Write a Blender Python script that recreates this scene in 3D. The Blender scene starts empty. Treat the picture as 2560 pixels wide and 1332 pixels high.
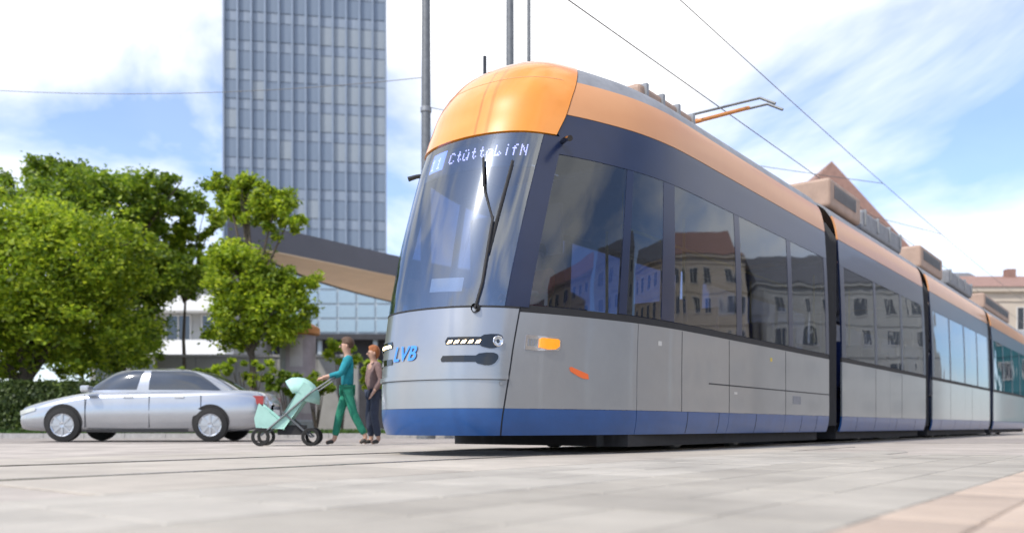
import bpy, bmesh, math, random
from mathutils import Vector, Matrix
rnd = random.Random(7)
PI = math.pi
sc = bpy.context.scene
col = sc.collection

# ------------------------------------------------------------------ camera
cd = bpy.data.cameras.new('camera'); cam = bpy.data.objects.new('camera', cd); col.objects.link(cam)
cam.location = (0, 0, 0.30); cam.rotation_euler = (PI/2, 0, 0)
cd.sensor_width = 36; cd.lens = 29.53; cd.shift_y = 399/2560; cd.clip_start = 0.05; cd.clip_end = 3000
cd.dof.use_dof = True; cd.dof.focus_distance = 7.9; cd.dof.aperture_fstop = 1.0
sc.camera = cam
# ------------------------------------------------------------------ light
SUN_AZ = (-0.70, -0.714); SUN_EL = 50
ln = bpy.data.lights.new('sun', 'SUN'); ln.energy = 3.4; ln.angle = math.radians(0.6); ln.color = (1, .92, .80)
so = bpy.data.objects.new('sun', ln); col.objects.link(so)
el = math.radians(SUN_EL); sd = Vector((SUN_AZ[0]*math.cos(el), SUN_AZ[1]*math.cos(el), math.sin(el)))
so.rotation_euler = sd.to_track_quat('Z', 'Y').to_euler()
w = bpy.data.worlds.new('World'); sc.world = w; w.use_nodes = True
nt = w.node_tree; nt.nodes.clear()
def N(t, **k):
    n = nt.nodes.new(t)
    for a, b in k.items(): setattr(n, a, b)
    return n
sky = N('ShaderNodeTexSky', sky_type='NISHITA', sun_disc=False, sun_elevation=el, sun_rotation=math.atan2(SUN_AZ[0], SUN_AZ[1]), dust_density=1.0)
tc = N('ShaderNodeTexCoord'); mp = N('ShaderNodeMapping'); mp.inputs['Scale'].default_value = (1.3, 1.3, 2.6)
mp.inputs['Location'].default_value = (0.3, 2.2, 1.0)
nz = N('ShaderNodeTexNoise'); nz.inputs['Scale'].default_value = 1.5; nz.inputs['Detail'].default_value = 7; nz.inputs['Roughness'].default_value = .55; nz.inputs['Distortion'].default_value = .5
rp = N('ShaderNodeValToRGB'); rp.color_ramp.elements[0].position = .43; rp.color_ramp.elements[0].color = (.14, .14, .14, 1); rp.color_ramp.elements[1].position = .60; rp.color_ramp.elements[1].color = (1, 1, 1, 1)
nz2 = N('ShaderNodeTexNoise'); nz2.inputs['Scale'].default_value = 3.2; nz2.inputs['Detail'].default_value = 6
rp2 = N('ShaderNodeValToRGB'); rp2.color_ramp.elements[0].position = .32; rp2.color_ramp.elements[0].color = (9.9, 10.2, 10.8, 1); rp2.color_ramp.elements[1].position = .52; rp2.color_ramp.elements[1].color = (12.9, 12.9, 13.0, 1)
mx = N('ShaderNodeMix', data_type='RGBA'); bg = N('ShaderNodeBackground'); wo = N('ShaderNodeOutputWorld')
L = nt.links.new
L(tc.outputs['Generated'], mp.inputs[0]); L(mp.outputs[0], nz.inputs['Vector']); L(mp.outputs[0], nz2.inputs['Vector'])
L(nz.outputs[0], rp.inputs[0]); L(nz2.outputs[0], rp2.inputs[0]); L(rp.outputs[0], mx.inputs[0])
gn = N('ShaderNodeMix', data_type='RGBA', blend_type='MULTIPLY'); gn.inputs[0].default_value = 1; gn.inputs[7].default_value = (1.45, 1.75, 2.25, 1)
L(sky.outputs[0], gn.inputs[6]); L(gn.outputs[2], mx.inputs[6]); L(rp2.outputs[0], mx.inputs[7]); L(mx.outputs[2], bg.inputs[0]); L(bg.outputs[0], wo.inputs[0])
bg.inputs[1].default_value = .10
vs = sc.view_settings; vs.view_transform = 'Standard'; vs.look = 'None'; vs.exposure = 0.22; vs.gamma = 1
vs.use_curve_mapping = False
sc.cycles.max_bounces = 8; sc.cycles.transparent_max_bounces = 16

# ------------------------------------------------------------------ materials
def mat(name, c, rough=.6, metal=0, var=.12, scale=6, bump=0, bscale=40, coat=0, c2=None, trans=0, emit=None, es=0, coords='Object', leafy=False):
    m = bpy.data.materials.new(name); m.use_nodes = True; t = m.node_tree; b = t.nodes['Principled BSDF']
    b.inputs['Roughness'].default_value = rough; b.inputs['Metallic'].default_value = metal
    b.inputs['Coat Weight'].default_value = coat; b.inputs['Coat Roughness'].default_value = .06
    co = t.nodes.new('ShaderNodeTexCoord')
    nn = t.nodes.new('ShaderNodeTexNoise'); nn.inputs['Scale'].default_value = scale; nn.inputs['Detail'].default_value = 6; nn.inputs['Roughness'].default_value = .65
    if coords == 'World':
        gg = t.nodes.new('ShaderNodeNewGeometry'); vec = gg.outputs['Position']
    else: vec = co.outputs[coords]
    t.links.new(vec, nn.inputs['Vector'])
    r = t.nodes.new('ShaderNodeValToRGB'); r.color_ramp.elements[0].position = .3; r.color_ramp.elements[1].position = .7
    lo = [max(0, x*(1-var)) for x in c]; hi = [min(1, x*(1+var)) for x in (c2 or c)]
    r.color_ramp.elements[0].color = (*lo, 1); r.color_ramp.elements[1].color = (*hi, 1)
    t.links.new(nn.outputs[0], r.inputs[0]); t.links.new(r.outputs[0], b.inputs['Base Color'])
    if coords == 'World':
        oi = t.nodes.new('ShaderNodeObjectInfo'); mr = t.nodes.new('ShaderNodeMapRange'); mr.inputs[3].default_value = .90; mr.inputs[4].default_value = 1.08; hs = t.nodes.new('ShaderNodeHueSaturation')
        t.links.new(oi.outputs['Random'], mr.inputs[0]); t.links.new(mr.outputs[0], hs.inputs['Value']); t.links.new(r.outputs[0], hs.inputs['Color']); t.links.new(hs.outputs[0], b.inputs['Base Color'])
    if leafy:
        ge = t.nodes.new('ShaderNodeNewGeometry'); hs = t.nodes.new('ShaderNodeHueSaturation'); mr = t.nodes.new('ShaderNodeMapRange'); mr.inputs[3].default_value = .55; mr.inputs[4].default_value = 1.6
        mh = t.nodes.new('ShaderNodeMapRange'); mh.inputs[3].default_value = .52; mh.inputs[4].default_value = .47
        t.links.new(ge.outputs['Random Per Island'], mr.inputs[0]); t.links.new(ge.outputs['Random Per Island'], mh.inputs[0]); t.links.new(mr.outputs[0], hs.inputs['Value']); t.links.new(mh.outputs[0], hs.inputs['Hue'])
        t.links.new(r.outputs[0], hs.inputs['Color']); t.links.new(hs.outputs[0], b.inputs['Base Color']); r = hs
    if bump:
        n2 = t.nodes.new('ShaderNodeTexNoise'); n2.inputs['Scale'].default_value = bscale; n2.inputs['Detail'].default_value = 4
        t.links.new(vec, n2.inputs['Vector'])
        bp = t.nodes.new('ShaderNodeBump'); bp.inputs['Strength'].default_value = bump; bp.inputs['Distance'].default_value = .01
        t.links.new(n2.outputs[0], bp.inputs['Height']); t.links.new(bp.outputs[0], b.inputs['Normal'])
    if emit:
        b.inputs['Emission Color'].default_value = (*emit, 1); b.inputs['Emission Strength'].default_value = es
    if trans:
        tr = t.nodes.new('ShaderNodeBsdfTranslucent'); t.links.new(r.outputs[0], tr.inputs[0])
        ms = t.nodes.new('ShaderNodeMixShader'); ms.inputs[0].default_value = trans
        o = t.nodes['Material Output']; t.links.new(b.outputs[0], ms.inputs[1]); t.links.new(tr.outputs[0], ms.inputs[2]); t.links.new(ms.outputs[0], o.inputs[0])
    return m
def glass(name, tint, ior=1.8, rough=.02):
    m = bpy.data.materials.new(name); m.use_nodes = True; t = m.node_tree; t.nodes.clear()
    o = t.nodes.new('ShaderNodeOutputMaterial'); tr = t.nodes.new('ShaderNodeBsdfTransparent'); tr.inputs[0].default_value = (*tint, 1)
    g = t.nodes.new('ShaderNodeBsdfGlossy'); g.inputs['Roughness'].default_value = rough; g.inputs[0].default_value = (.9, .95, 1, 1)
    f = t.nodes.new('ShaderNodeFresnel'); f.inputs[0].default_value = ior
    co = t.nodes.new('ShaderNodeTexCoord'); nn = t.nodes.new('ShaderNodeTexNoise'); nn.inputs['Scale'].default_value = 1.3; nn.inputs['Detail'].default_value = 1
    t.links.new(co.outputs['Object'], nn.inputs['Vector'])
    bp = t.nodes.new('ShaderNodeBump'); bp.inputs['Strength'].default_value = .15; bp.inputs['Distance'].default_value = .03
    t.links.new(nn.outputs[0], bp.inputs['Height']); t.links.new(bp.outputs[0], g.inputs['Normal'])
    x = t.nodes.new('ShaderNodeMixShader'); ge = t.nodes.new('ShaderNodeNewGeometry'); s1 = t.nodes.new('ShaderNodeMath'); s1.operation = 'SUBTRACT'; s1.inputs[0].default_value = 1; t.links.new(ge.outputs['Backfacing'], s1.inputs[1])
    s2 = t.nodes.new('ShaderNodeMath'); s2.operation = 'MULTIPLY'; t.links.new(f.outputs[0], s2.inputs[0]); t.links.new(s1.outputs[0], s2.inputs[1]); t.links.new(s2.outputs[0], x.inputs[0]); t.links.new(tr.outputs[0], x.inputs[1]); t.links.new(g.outputs[0], x.inputs[2]); t.links.new(x.outputs[0], o.inputs[0])
    return m
M = dict(
    silver=mat('silver_paint', (.325, .34, .36), .28, .62, .04, 2.5, coat=.5),
    blue=mat('blue_paint', (.006, .062, .22), .33, 0, .15, 3, coat=.4),
    orange=mat('orange_paint', (.72, .245, .012), .34, 0, .06, 2, coat=.9),
    orange2=mat('orange_fairing', (.58, .27, .11), .45, 0, .04, 1.2, coat=.3),
    tan=mat('tan_roof_box', (.36, .25, .19), .6, 0, .15, 3),
    navy=mat('navy_frame', (.008, .016, .052), .3, 0, .1, 3, coat=.12),
    rubber=mat('black_rubber', (.015, .015, .017), .7, 0, .2, 8),
    under=mat('underframe', (.02, .02, .022), .8, 0, .3, 6),
    roofgrey=mat('roof_grey', (.22, .23, .25), .6, 0, .2, 4),
    tglass=glass('tram_glass', (.42, .47, .58), 1.75),
    wglass=glass('windscreen_glass', (.60, .66, .76), 2.7, .08),
    cglass=glass('car_glass', (.25, .30, .28), 1.7),
    lens=glass('lamp_lens', (.85, .88, .9), 1.5),
    black=mat('gloss_black', (.006, .006, .007), .15, 0, .1, 5, coat=.5),
    led=mat('headlight_led', (1, .95, .85), .4, emit=(1, .72, .36), es=9),
    chrome=mat('reflector', (.7, .7, .72), .12, 1, .05, 5),
    amber=mat('amber_lens', (.95, .30, .01), .2, 0, .08, 20, coat=.7, emit=(1, .32, .01), es=.35),
    amber2=mat('yellow_label', (.6, .45, .05), .5, 0, .05, 6),
    sticker=mat('orange_sticker', (.75, .14, .03), .6, 0, .05, 6),
    logo=mat('logo_blue', (.06, .28, .85), .5, 0, .05, 6),
    seam=mat('seam_dark', (.02, .022, .028), .8, 0, .1, 5),
    ledtext=mat('display_led', (.6, .55, .85), .5, emit=(.72, .62, 1.0), es=3.2),
    ledblue=mat('display_blue', (.1, .2, .6), .5, emit=(.25, .38, 1.0), es=2.0),
    inwall=mat('interior_grey', (.30, .31, .33), .6, 0, .1, 4),
    infloor=mat('interior_floor', (.08, .08, .09), .7, 0, .2, 8),
    seat=mat('seat_fabric', (.02, .04, .14), .9, 0, .3, 20),
    yellow=mat('yellow_rail', (.75, .50, .05), .35, 0, .05, 6),
    steel=mat('galvanised_steel', (.26, .27, .28), .45, .6, .2, 8),
    darksteel=mat('dark_mast', (.14, .15, .16), .5, .3, .2, 8),
    wire=mat('wire', (.16, .16, .16), .5, .5, .1, 8),
    groove=mat('rail_groove', (.10, .095, .09), .8, 0, .3, 8),
    rail=mat('rail_steel', (.42, .41, .40), .22, .9, .25, 14),
    conc=mat('pale_concrete', (.355, .32, .285), .9, 0, .22, 1.1, .35, 120, c2=(.40, .36, .325), coords='Object'),
    slab=mat('slab_light', (.375, .35, .31), .85, 0, .20, 1.1, .5, 90, coords='World'),
    slab2=mat('slab_grey', (.335, .31, .27), .85, 0, .20, 1.1, .5, 90, coords='World'),
    slab3=mat('slab_cream', (.38, .345, .30), .85, 0, .20, 1.1, .5, 90, coords='World'),
    beige=mat('tile_beige', (.44, .35, .28), .85, 0, .16, 1.5, .4, 90, coords='World'),
    beige2=mat('tile_beige_dark', (.39, .31, .25), .85, 0, .16, 1.5, .4, 90, coords='World'),
    asphalt=mat('asphalt_worn', (.30, .27, .25), .9, 0, .25, .8, .5, 150),
    kerb=mat('kerb_granite', (.34, .33, .32), .8, 0, .2, 9, .4, 60),
    grass=mat('grass', (.06, .12, .02), .9, 0, .3, 3, trans=.25),
    soil=mat('soil', (.09, .10, .05), .95, 0, .3, 2, .5, 30),
    leaf=mat('leaf_lime', (.17, .27, .014), .5, 0, .35, .9, trans=.55, c2=(.30, .41, .028), leafy=True),
    leafd=mat('leaf_dark', (.09, .175, .012), .5, 0, .35, .9, trans=.5, c2=(.20, .30, .022), leafy=True),
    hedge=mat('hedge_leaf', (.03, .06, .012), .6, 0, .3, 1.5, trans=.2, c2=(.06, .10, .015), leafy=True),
    bark=mat('bark', (.10, .08, .06), .9, 0, .3, 12, .6, 30),
    tower=mat('tower_panel', (.215, .26, .325), .6, .0, .10, .35),
    towerfin=mat('tower_fin', (.23, .275, .34), .4, .3, .08, .6),
    tpane=mat('tower_pane', (.175, .215, .27), .3, .1, .12, .2, coat=.12),
    tpane2=mat('tower_pane_reflect_blind', (.25, .285, .32), .4, 0, .1, .3, coat=.1),  # paler tone for the painted reflection patch and a few scattered drawn blinds
    fascia=mat('canopy_fascia', (.115, .115, .13), .5, .2, .08, .8),
    soffit=mat('canopy_soffit', (.72, .54, .37), .6, 0, .1, .5),
    gpane=mat('blue_glazing', (.28, .37, .43), .12, .3, .12, .3, coat=.5),
    mull=mat('mullion', (.40, .46, .50), .5, .2, .1, 2),
    dark=mat('dark_recess', (.035, .035, .04), .7, 0, .2, 2),
    white=mat('white_render', (.74, .75, .74), .8, 0, .06, .8),
    cream=mat('beige_render', (.46, .40, .33), .85, 0, .12, .5, .2, 10),
    sand=mat('sandstone', (.40, .34, .27), .85, 0, .15, .6, .3, 8),
    greyr=mat('grey_render', (.33, .33, .32), .85, 0, .12, .6, .2, 8),
    redroof=mat('red_roof', (.26, .155, .125), .8, 0, .2, 2.5, .4, 12),
    greyroof=mat('slate_roof', (.13, .13, .14), .7, 0, .2, 2.5, .4, 12),
    teal=mat('teal_glazing', (.05, .19, .22), .15, .3, .15, .4, coat=.5),
    wpane=mat('window_pane', (.05, .06, .075), .08, .1, .3, .3, coat=.6),
    wframe=mat('window_frame', (.55, .54, .52), .6, 0, .06, 4),
    carp=mat('car_silver', (.42, .44, .47), .25, .7, .04, 3, coat=.8),
    cart=mat('tail_lamp', (.30, .012, .012), .2, 0, .1, 9, coat=.6),
    tyre=mat('tyre', (.018, .018, .018), .85, 0, .2, 20),
    skin=mat('skin', (.48, .29, .21), .55, 0, .06, 10),
    hair=mat('ginger_hair', (.30, .10, .03), .7, 0, .3, 40),
    hair2=mat('brown_hair', (.09, .05, .03), .7, 0, .3, 40),
    tealc=mat('teal_shirt', (.01, .22, .27), .85, 0, .3, 9, 1, 14),
    greenc=mat('green_trousers', (.015, .19, .12), .85, 0, .3, 9, 1, 14),
    mauve=mat('mauve_jacket', (.20, .13, .12), .85, 0, .3, 9, 1, 14),
    jeans=mat('dark_jeans', (.04, .05, .08), .9, 0, .2, 20),
    red=mat('red_shirt', (.35, .06, .07), .85, 0, .15, 14),
    mint=mat('mint_fabric', (.36, .60, .53), .8, 0, .08, 8),
    shoe=mat('shoe', (.05, .045, .04), .6, 0, .1, 8),
    post1=mat('poster_pale', (.42, .38, .37), .6, 0, .1, 3),
    post2=mat('poster_mauve', (.32, .27, .28), .6, 0, .15, 3),
    copper=mat('orange_cap', (.50, .20, .05), .6, 0, .15, 6),
    wallg=mat('grey_wall', (.28, .28, .27), .85, 0, .15, 1.5, .3, 20),
)

# ------------------------------------------------------------------ object helpers
def link(name, me, parent=None):
    o = bpy.data.objects.new(name, me); col.objects.link(o)
    if parent: o.parent = parent
    return o
def tag(o, label=None, cat=None, group=None, kind=None):
    if label: o['label'] = label
    if cat: o['category'] = cat
    if group: o['group'] = group
    if kind: o['kind'] = kind
    return o
def empty(name, loc, rz=0, **k):
    o = bpy.data.objects.new(name, None); col.objects.link(o); o.location = loc; o.rotation_euler = (0, 0, rz); o.empty_display_size = .3
    return tag(o, **k)
def mesh(name, vs_, fs, m, smooth=False):
    me = bpy.data.meshes.new(name); me.from_pydata([tuple(v) for v in vs_], [], fs); me.update()
    ms = m if isinstance(m, (list, tuple)) else [m]
    for q in ms: me.materials.append(q)
    if smooth: me.shade_smooth()
    return me
class MB:
    def __init__(s): s.v = []; s.f = []; s.mi = []
    def box(s, x0, x1, y0, y1, z0, z1, T=None, mi=0):
        b = len(s.v); P = [(x, y, z) for z in (z0, z1) for y in (y0, y1) for x in (x0, x1)]
        if T: P = [tuple(T @ Vector(p)) for p in P]
        s.v += P
        for q in ((0, 2, 3, 1), (4, 5, 7, 6), (0, 1, 5, 4), (2, 6, 7, 3), (0, 4, 6, 2), (1, 3, 7, 5)): s.f.append([b+i for i in q]); s.mi.append(mi)
        return s
    def tube(s, pts, r, n=10, cap=True, mi=0):
        pts = [Vector(p) for p in pts]; rs = r if isinstance(r, (list, tuple)) else [r]*len(pts); base = len(s.v); up = None
        for i, p in enumerate(pts):
            d = (pts[min(i+1, len(pts)-1)]-pts[max(i-1, 0)]).normalized()
            if up is None: up = Vector((0, 0, 1)) if abs(d.z) < .9 else Vector((1, 0, 0))
            a = d.cross(up).normalized(); b = a.cross(d).normalized(); up = b
            for k in range(n):
                t = 2*PI*k/n; s.v.append(tuple(p+(a*math.cos(t)+b*math.sin(t))*rs[i]))
        for i in range(len(pts)-1):
            for k in range(n):
                q = base+i*n; s.f.append([q+k, q+(k+1) % n, q+n+(k+1) % n, q+n+k]); s.mi.append(mi)
        if cap:
            s.f.append([base+k for k in range(n)][::-1]); s.mi.append(mi)
            q = base+(len(pts)-1)*n; s.f.append([q+k for k in range(n)]); s.mi.append(mi)
        return s
    def lathe(s, prof, n=24, axis='z', at=(0, 0, 0), mi=0):
        b = len(s.v); at = Vector(at)
        for (r, h) in prof:
            for k in range(n):
                t = 2*PI*k/n; c, d = r*math.cos(t), r*math.sin(t)
                p = Vector((c, d, h)) if axis == 'z' else Vector((c, h, d)) if axis == 'y' else Vector((h, c, d))
                s.v.append(tuple(at+p))
        for i in range(len(prof)-1):
            for k in range(n):
                q = b+i*n; s.f.append([q+k, q+(k+1) % n, q+n+(k+1) % n, q+n+k]); s.mi.append(mi)
        return s
    def prism(s, poly, z0, z1, mi=0):
        b = len(s.v); n = len(poly)
        s.v += [(x, y, z0) for x, y in poly]+[(x, y, z1) for x, y in poly]
        s.f.append(list(range(b, b+n))[::-1]); s.f.append(list(range(b+n, b+2*n))); s.mi += [mi, mi]
        for i in range(n): j = (i+1) % n; s.f.append([b+i, b+j, b+n+j, b+n+i]); s.mi.append(mi)
        return s
    def me(s, name, m, smooth=False):
        e = mesh(name, s.v, s.f, m, False)
        if isinstance(m, (list, tuple)): e.polygons.foreach_set('material_index', s.mi)
        if smooth: e.shade_smooth(); e.set_sharp_from_angle(angle=math.radians(35))
        return e
    def build(s, name, m, parent=None, smooth=False, loc=None):
        o = link(name, s.me(name, m, smooth), parent)
        if loc: o.location = loc
        return o
def bevel(o, w_=.01, seg=2):
    b = o.modifiers.new('bevel', 'BEVEL'); b.width = w_; b.segments = seg; b.limit_method = 'ANGLE'; return o

# ------------------------------------------------------------------ tram body surface (u back along the tram, v sideways, z up)
PL = [(0, 0), (.015, .2), (.07, .42), (.18, .62), (.32, .76), (.5, .86), (.85, 1.0), (1.3, 1.14), (1.9, 1.28), (2.6, 1.36), (3.3, 1.38), (4, 1.38)]
RW = [(.20, -.05, .965), (.32, -.09, .99), (.5, -.1, 1), (.95, -.08, 1), (1.42, 0, 1), (1.7, .06, .998), (2.2, .2, .992), (2.9, .44, .972), (3.3, .60, .955), (3.5, .69, .945), (3.72, .79, .92), (3.92, .93, .87), (4.12, 1.12, .76), (4.28, 1.42, .55), (4.40, 1.88, .3), (4.44, 2.5, .02)]
def catm(p0, p1, p2, p3, t):
    return tuple(.5*(2*b+(c-a)*t+(2*a-5*b+4*c-d)*t*t+(3*b-a-3*c+d)*t**3) for a, b, c, d in zip(p0, p1, p2, p3))
def dense(pts, n, first=None):
    out = []; P = [first or pts[0]]+pts+[tuple(2*b-a for a, b in zip(pts[-2], pts[-1]))]
    for i in range(len(pts)-1):
        for k in range(n): out.append(catm(P[i], P[i+1], P[i+2], P[i+3], k/n))
    out.append(pts[-1]); return out
DD = dense(PL, 12, (.015, -.2)); AL = [0]
for i in range(1, len(DD)): AL.append(AL[-1]+math.dist(DD[i], DD[i-1]))
RR = dense(RW, 6); ZR = [r[0] for r in RR]; VR = [(r[1], r[2]) for r in RR]
import bisect
def lut(xs, ys, x):
    if x <= xs[0]: return ys[0]
    if x >= xs[-1]: return ys[-1]
    i = bisect.bisect_left(xs, x); t = (x-xs[i-1])/(xs[i]-xs[i-1]); return tuple(p+(q-p)*t for p, q in zip(ys[i-1], ys[i]))
def S0(a, z):
    s = 1 if a > 0 else -1; a = abs(a); u, v = lut(AL, DD, a)
    if a > AL[-1]: u = DD[-1][0]+a-AL[-1]
    lean, k = lut(ZR, VR, z); Lc = 3.4
    if u < Lc: u = lean+u*(Lc-lean)/Lc
    return Vector((u, s*v*k, z))
def S(a, z, off=0):
    p = S0(a, z)
    if off:
        da = S0(a+.02, z)-S0(a-.02, z); dz = S0(a, min(z+.02, 4.43))-S0(a, z-.02); n = dz.cross(da).normalized(); p = p+n*off
    return p
def arc_of_u(u):       # arc length on the straight part
    return AL[-1]+(u-DD[-1][0])
def panel(name, P, ns, nt_, m, parent, off=0, thick=.03, closed=False, solid=True):
    vs_ = []; fs = []
    for layer in ((off, off-thick) if solid else (off,)):
        for j in range(nt_+1):
            for i in range(ns+1):
                a, z = P(i/ns, j/nt_); vs_.append(S(a, z, layer))
    W_ = ns+1; n1 = W_*(nt_+1)
    for j in range(nt_):
        for i in range(ns):
            q = j*W_+i; fs.append((q, q+W_, q+W_+1, q+1))
            if solid: fs.append((n1+q, n1+q+1, n1+q+W_+1, n1+q+W_))
    if solid:
        edge = [(i, i+1) for i in range(ns)]+[(j*W_+ns, (j+1)*W_+ns) for j in range(nt_)]+[(nt_*W_+i+1, nt_*W_+i) for i in range(ns)]+[((j+1)*W_, j*W_) for j in range(nt_)]
        for a, b in edge: fs.append((a, b, n1+b, n1+a))
    if P(1, .5)[0] < P(0, .5)[0]: fs = [tuple(reversed(f)) for f in fs]
    me = mesh(name, vs_, fs, m, True); me.set_sharp_from_angle(angle=math.radians(50))
    return link(name, me, parent)
def lerp(a, b, t): return a+(b-a)*t
SEAM = [(.20, -.91), (.5, -.955), (.85, -1.01), (1.42, -1.06), (2.5, -1.13), (3.25, -1.19), (3.45, -1.26), (3.8, -1.34), (4.3, -1.42)]
def seam(z):
    for (z0, a0), (z1, a1) in zip(SEAM, SEAM[1:]):
        if z <= z1: return lerp(a0, a1, max(0, (z-z0)/(z1-z0)))
    return SEAM[-1][1]

tram = empty('tram', (-.909, 8.236, .012), math.atan2(.788, .616), label='long silver and blue articulated tram with an orange cap over its windscreen, headlight lit', cat='tram')
BELT, WTOP, CAPZ, RAILZ = 1.42, 3.05, 3.25, 3.50
G = .006
# front mask
panel('front_panel', lambda s, t: (lerp(seam(z := lerp(.46, BELT, t))+G, -seam(z)-G, s), z), 56, 16, M['silver'], tram)
panel('front_skirt', lambda s, t: (lerp(seam(z := lerp(.20, .457, t))+G, -seam(z)-G, s), z), 56, 6, M['blue'], tram)
panel('windscreen', lambda s, t: (lerp(seam(z := lerp(BELT+.02, CAPZ-.01, t))+.16, -seam(z)-.16, s), z), 56, 26, M['wglass'], tram, -.004, .012)
panel('windscreen_seal', lambda s, t: (lerp(seam(z := lerp(BELT+.002, BELT+.018, t)), -seam(z), s), z), 56, 1, M['rubber'], tram, .004)
panel('front_cap', lambda s, t: (lerp(seam(z := lerp(CAPZ, 4.43, t)), -seam(z), s), z), 64, 26, M['orange'], tram, .012, .04)
for sg in (-1, 1):
    side = lambda f: (lambda s, t: (lambda r: (r[0]*-sg, r[1]))(f(s, t)))
    panel('corner_pillar', side(lambda s, t: (lerp(seam(z := lerp(BELT+.02, CAPZ-.01, t))+.155, seam(z)-.10, s), z)), 8, 24, M['navy'], tram)
    panel('panel_seam', side(lambda s, t: (lerp(seam(z := lerp(.2, BELT, t))+G, seam(z)-G*2, s), z)), 1, 16, M['seam'], tram, -.006)
# far glass band etc. sections
SEC = [(None, 8.2), (8.9, 15.2), (15.9, 24.0), (24.7, 33.0)]
segcount = {0: 34, 1: 8, 2: 8, 3: 8}
for k, (u0, u1) in enumerate(SEC):
    for sg in (-1, 1):
        def A0(z): return (seam(z)-2*G) if u0 is None else -arc_of_u(u0)
        A1 = -arc_of_u(u1); n = segcount[k]
        def q(f, a0fn=None, a1=None, z0=0, z1=1):
            a0fn = a0fn or A0; a1v = A1 if a1 is None else a1
            def g(s, t):
                z = lerp(z0, z1, t); a = lerp(a0fn(z), a1v, s**1.7 if u0 is None and a1 is None else s); return (a*-sg, z)
            return g
        cuts = [None, 2.02, 4.2, 6.2, u1] if u0 is None else [u0, (u0+u1)/2, u1]
        for c0, c1 in zip(cuts, cuts[1:]):
            cf = A0 if c0 is None else (lambda z, c0=c0: -arc_of_u(c0)-.004)
            nn = 26 if c0 is None else 6
            if c0 is not None and c0 < 3: nn = 12
            if c1 and c1 < 4: a1 = -(arc_of_u(c1))
            else: a1 = -arc_of_u(c1)
            panel('side_panel', q(None, cf, a1+.004, .46, BELT-.03), nn, 10, M['silver'], tram)
            panel('side_skirt', q(None, cf, a1+.004, .20, .457), nn, 5, M['blue'], tram)
        panel('belt_rail', q(None, None, None, BELT-.028, BELT+.045), n, 2, M['rubber'], tram, -.006)
        ztop = RAILZ
        panel('window_header', q(None, (lambda z: seam(z)-.10 if z < CAPZ else seam(z)-2*G) if u0 is None else None, None, WTOP, RAILZ-.004), n, 6, M['navy'], tram)
        panel('cantrail', q(None, None, None, RAILZ, 3.92), n, 8, M['orange2'] if k else M['orange2'], tram, .004)
        panel('roof_skin', q(None, None, None, 3.925, 4.43), n, 12, M['roofgrey'], tram)
        # windows and pillars
        if u0 is None: win = [(None, 1.70), (1.82, 2.45), (2.72, 4.45), (4.62, 6.35), (6.52, 8.05)]
        else:
            m_ = 4 if u1-u0 > 7 else 3; wd = (u1-u0-.3)/m_; win = [(u0+.15+i*wd+.08, u0+.15+(i+1)*wd-.08) for i in range(m_)]
        prev = None
        for (a, b) in win:
            af = (lambda z: seam(z)-.10) if a is None else (lambda z, a=a: -arc_of_u(a))
            panel('side_window', q(None, af, -arc_of_u(b), BELT+.05, WTOP-.004), 12 if (a is None or a < 3) else 2, 8, M['tglass'], tram, -.004, .012)
            s0 = (u0 if u0 is not None else None) if prev is None else prev
            if s0 is not None:
                panel('window_pillar', q(None, (lambda z, s0=s0: -arc_of_u(s0)), -arc_of_u(a), BELT+.05, WTOP-.004), 2, 8, M['navy'], tram, -.001)
            prev = b
        panel('window_pillar', q(None, (lambda z, p=prev: -arc_of_u(p)), A1, BELT+.05, WTOP-.004), 2, 8, M['navy'], tram, -.001)
# arc positions for curved part near nose: arc_of_u gives arc on straight part; it also serves as plain arc length minus a constant
# gangway bellows
for (u0, u1) in ((8.2, 8.9), (15.2, 15.9), (24.0, 24.7)):
    b = MB(); n = 12
    prof = [(1.30, .30), (1.30, 3.5), (1.12, 3.8), (-1.12, 3.8), (-1.30, 3.5), (-1.30, .30)]
    vs_ = []; fs = []
    for i in range(n+1):
        k = 1.0 if i % 2 else .965
        for (y, z) in prof: vs_.append((lerp(u0, u1, i/n), y*k, .3+(z-.3)*k))
    for i in range(n):
        for j in range(5): q_ = i*6+j; fs.append((q_, q_+1, q_+7, q_+6))
    link('gangway_bellows', mesh('gangway_bellows', vs_, fs, M['rubber']), tram)
# interior
for k, (u0, u1) in enumerate(SEC):
    a = 2.1 if u0 is None else u0
    MB().box(a, u1, -1.22, 1.22, .30, .36).build('floor_plate', M['infloor'], tram)
    MB().box(2.0 if u0 is None else a, u1, -1.20, 1.20, 3.10, 3.16).build('ceiling_panel', M['inwall'], tram)
MB().box(33.0, 33.06, -1.36, 1.36, .3, 4.1).build('rear_wall', M['inwall'], tram)
sb = MB(); sb.box(-.22, .22, -.22, .22, .62, .72); sb.box(.17, .25, -.22, .22, .72, 1.45); sb.box(-.05, .05, -.05, .05, -.05, .63)
seat_me = bpy.data.meshes.new('x'); seat_me = sb.me('seat', M['seat'])
for u in (3.2, 4.1, 5.0, 6.0, 7.0, 9.6, 10.6, 11.6, 12.6, 13.6):
    for y in (-.95, -.48, .5, .95):
        o = link('seat', seat_me, tram); o.location = (u, y, .38)
for u in (2.9, 4.5, 6.4, 9.8, 12.0):
    for y in (-.6, .62):
        MB().tube([(u, y, .36), (u, y, 3.1)], .022, 8).build('grab_pole', M['yellow'], tram, True)
MB().tube([(2.6, -.75, 2.62), (8.1, -.75, 2.62)], .022, 8).build('grab_rail', M['yellow'], tram, True)
MB().box(2.15, 2.20, -.2, 1.2, .36, 2.9).build('cab_partition', M['inwall'], tram)
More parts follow.
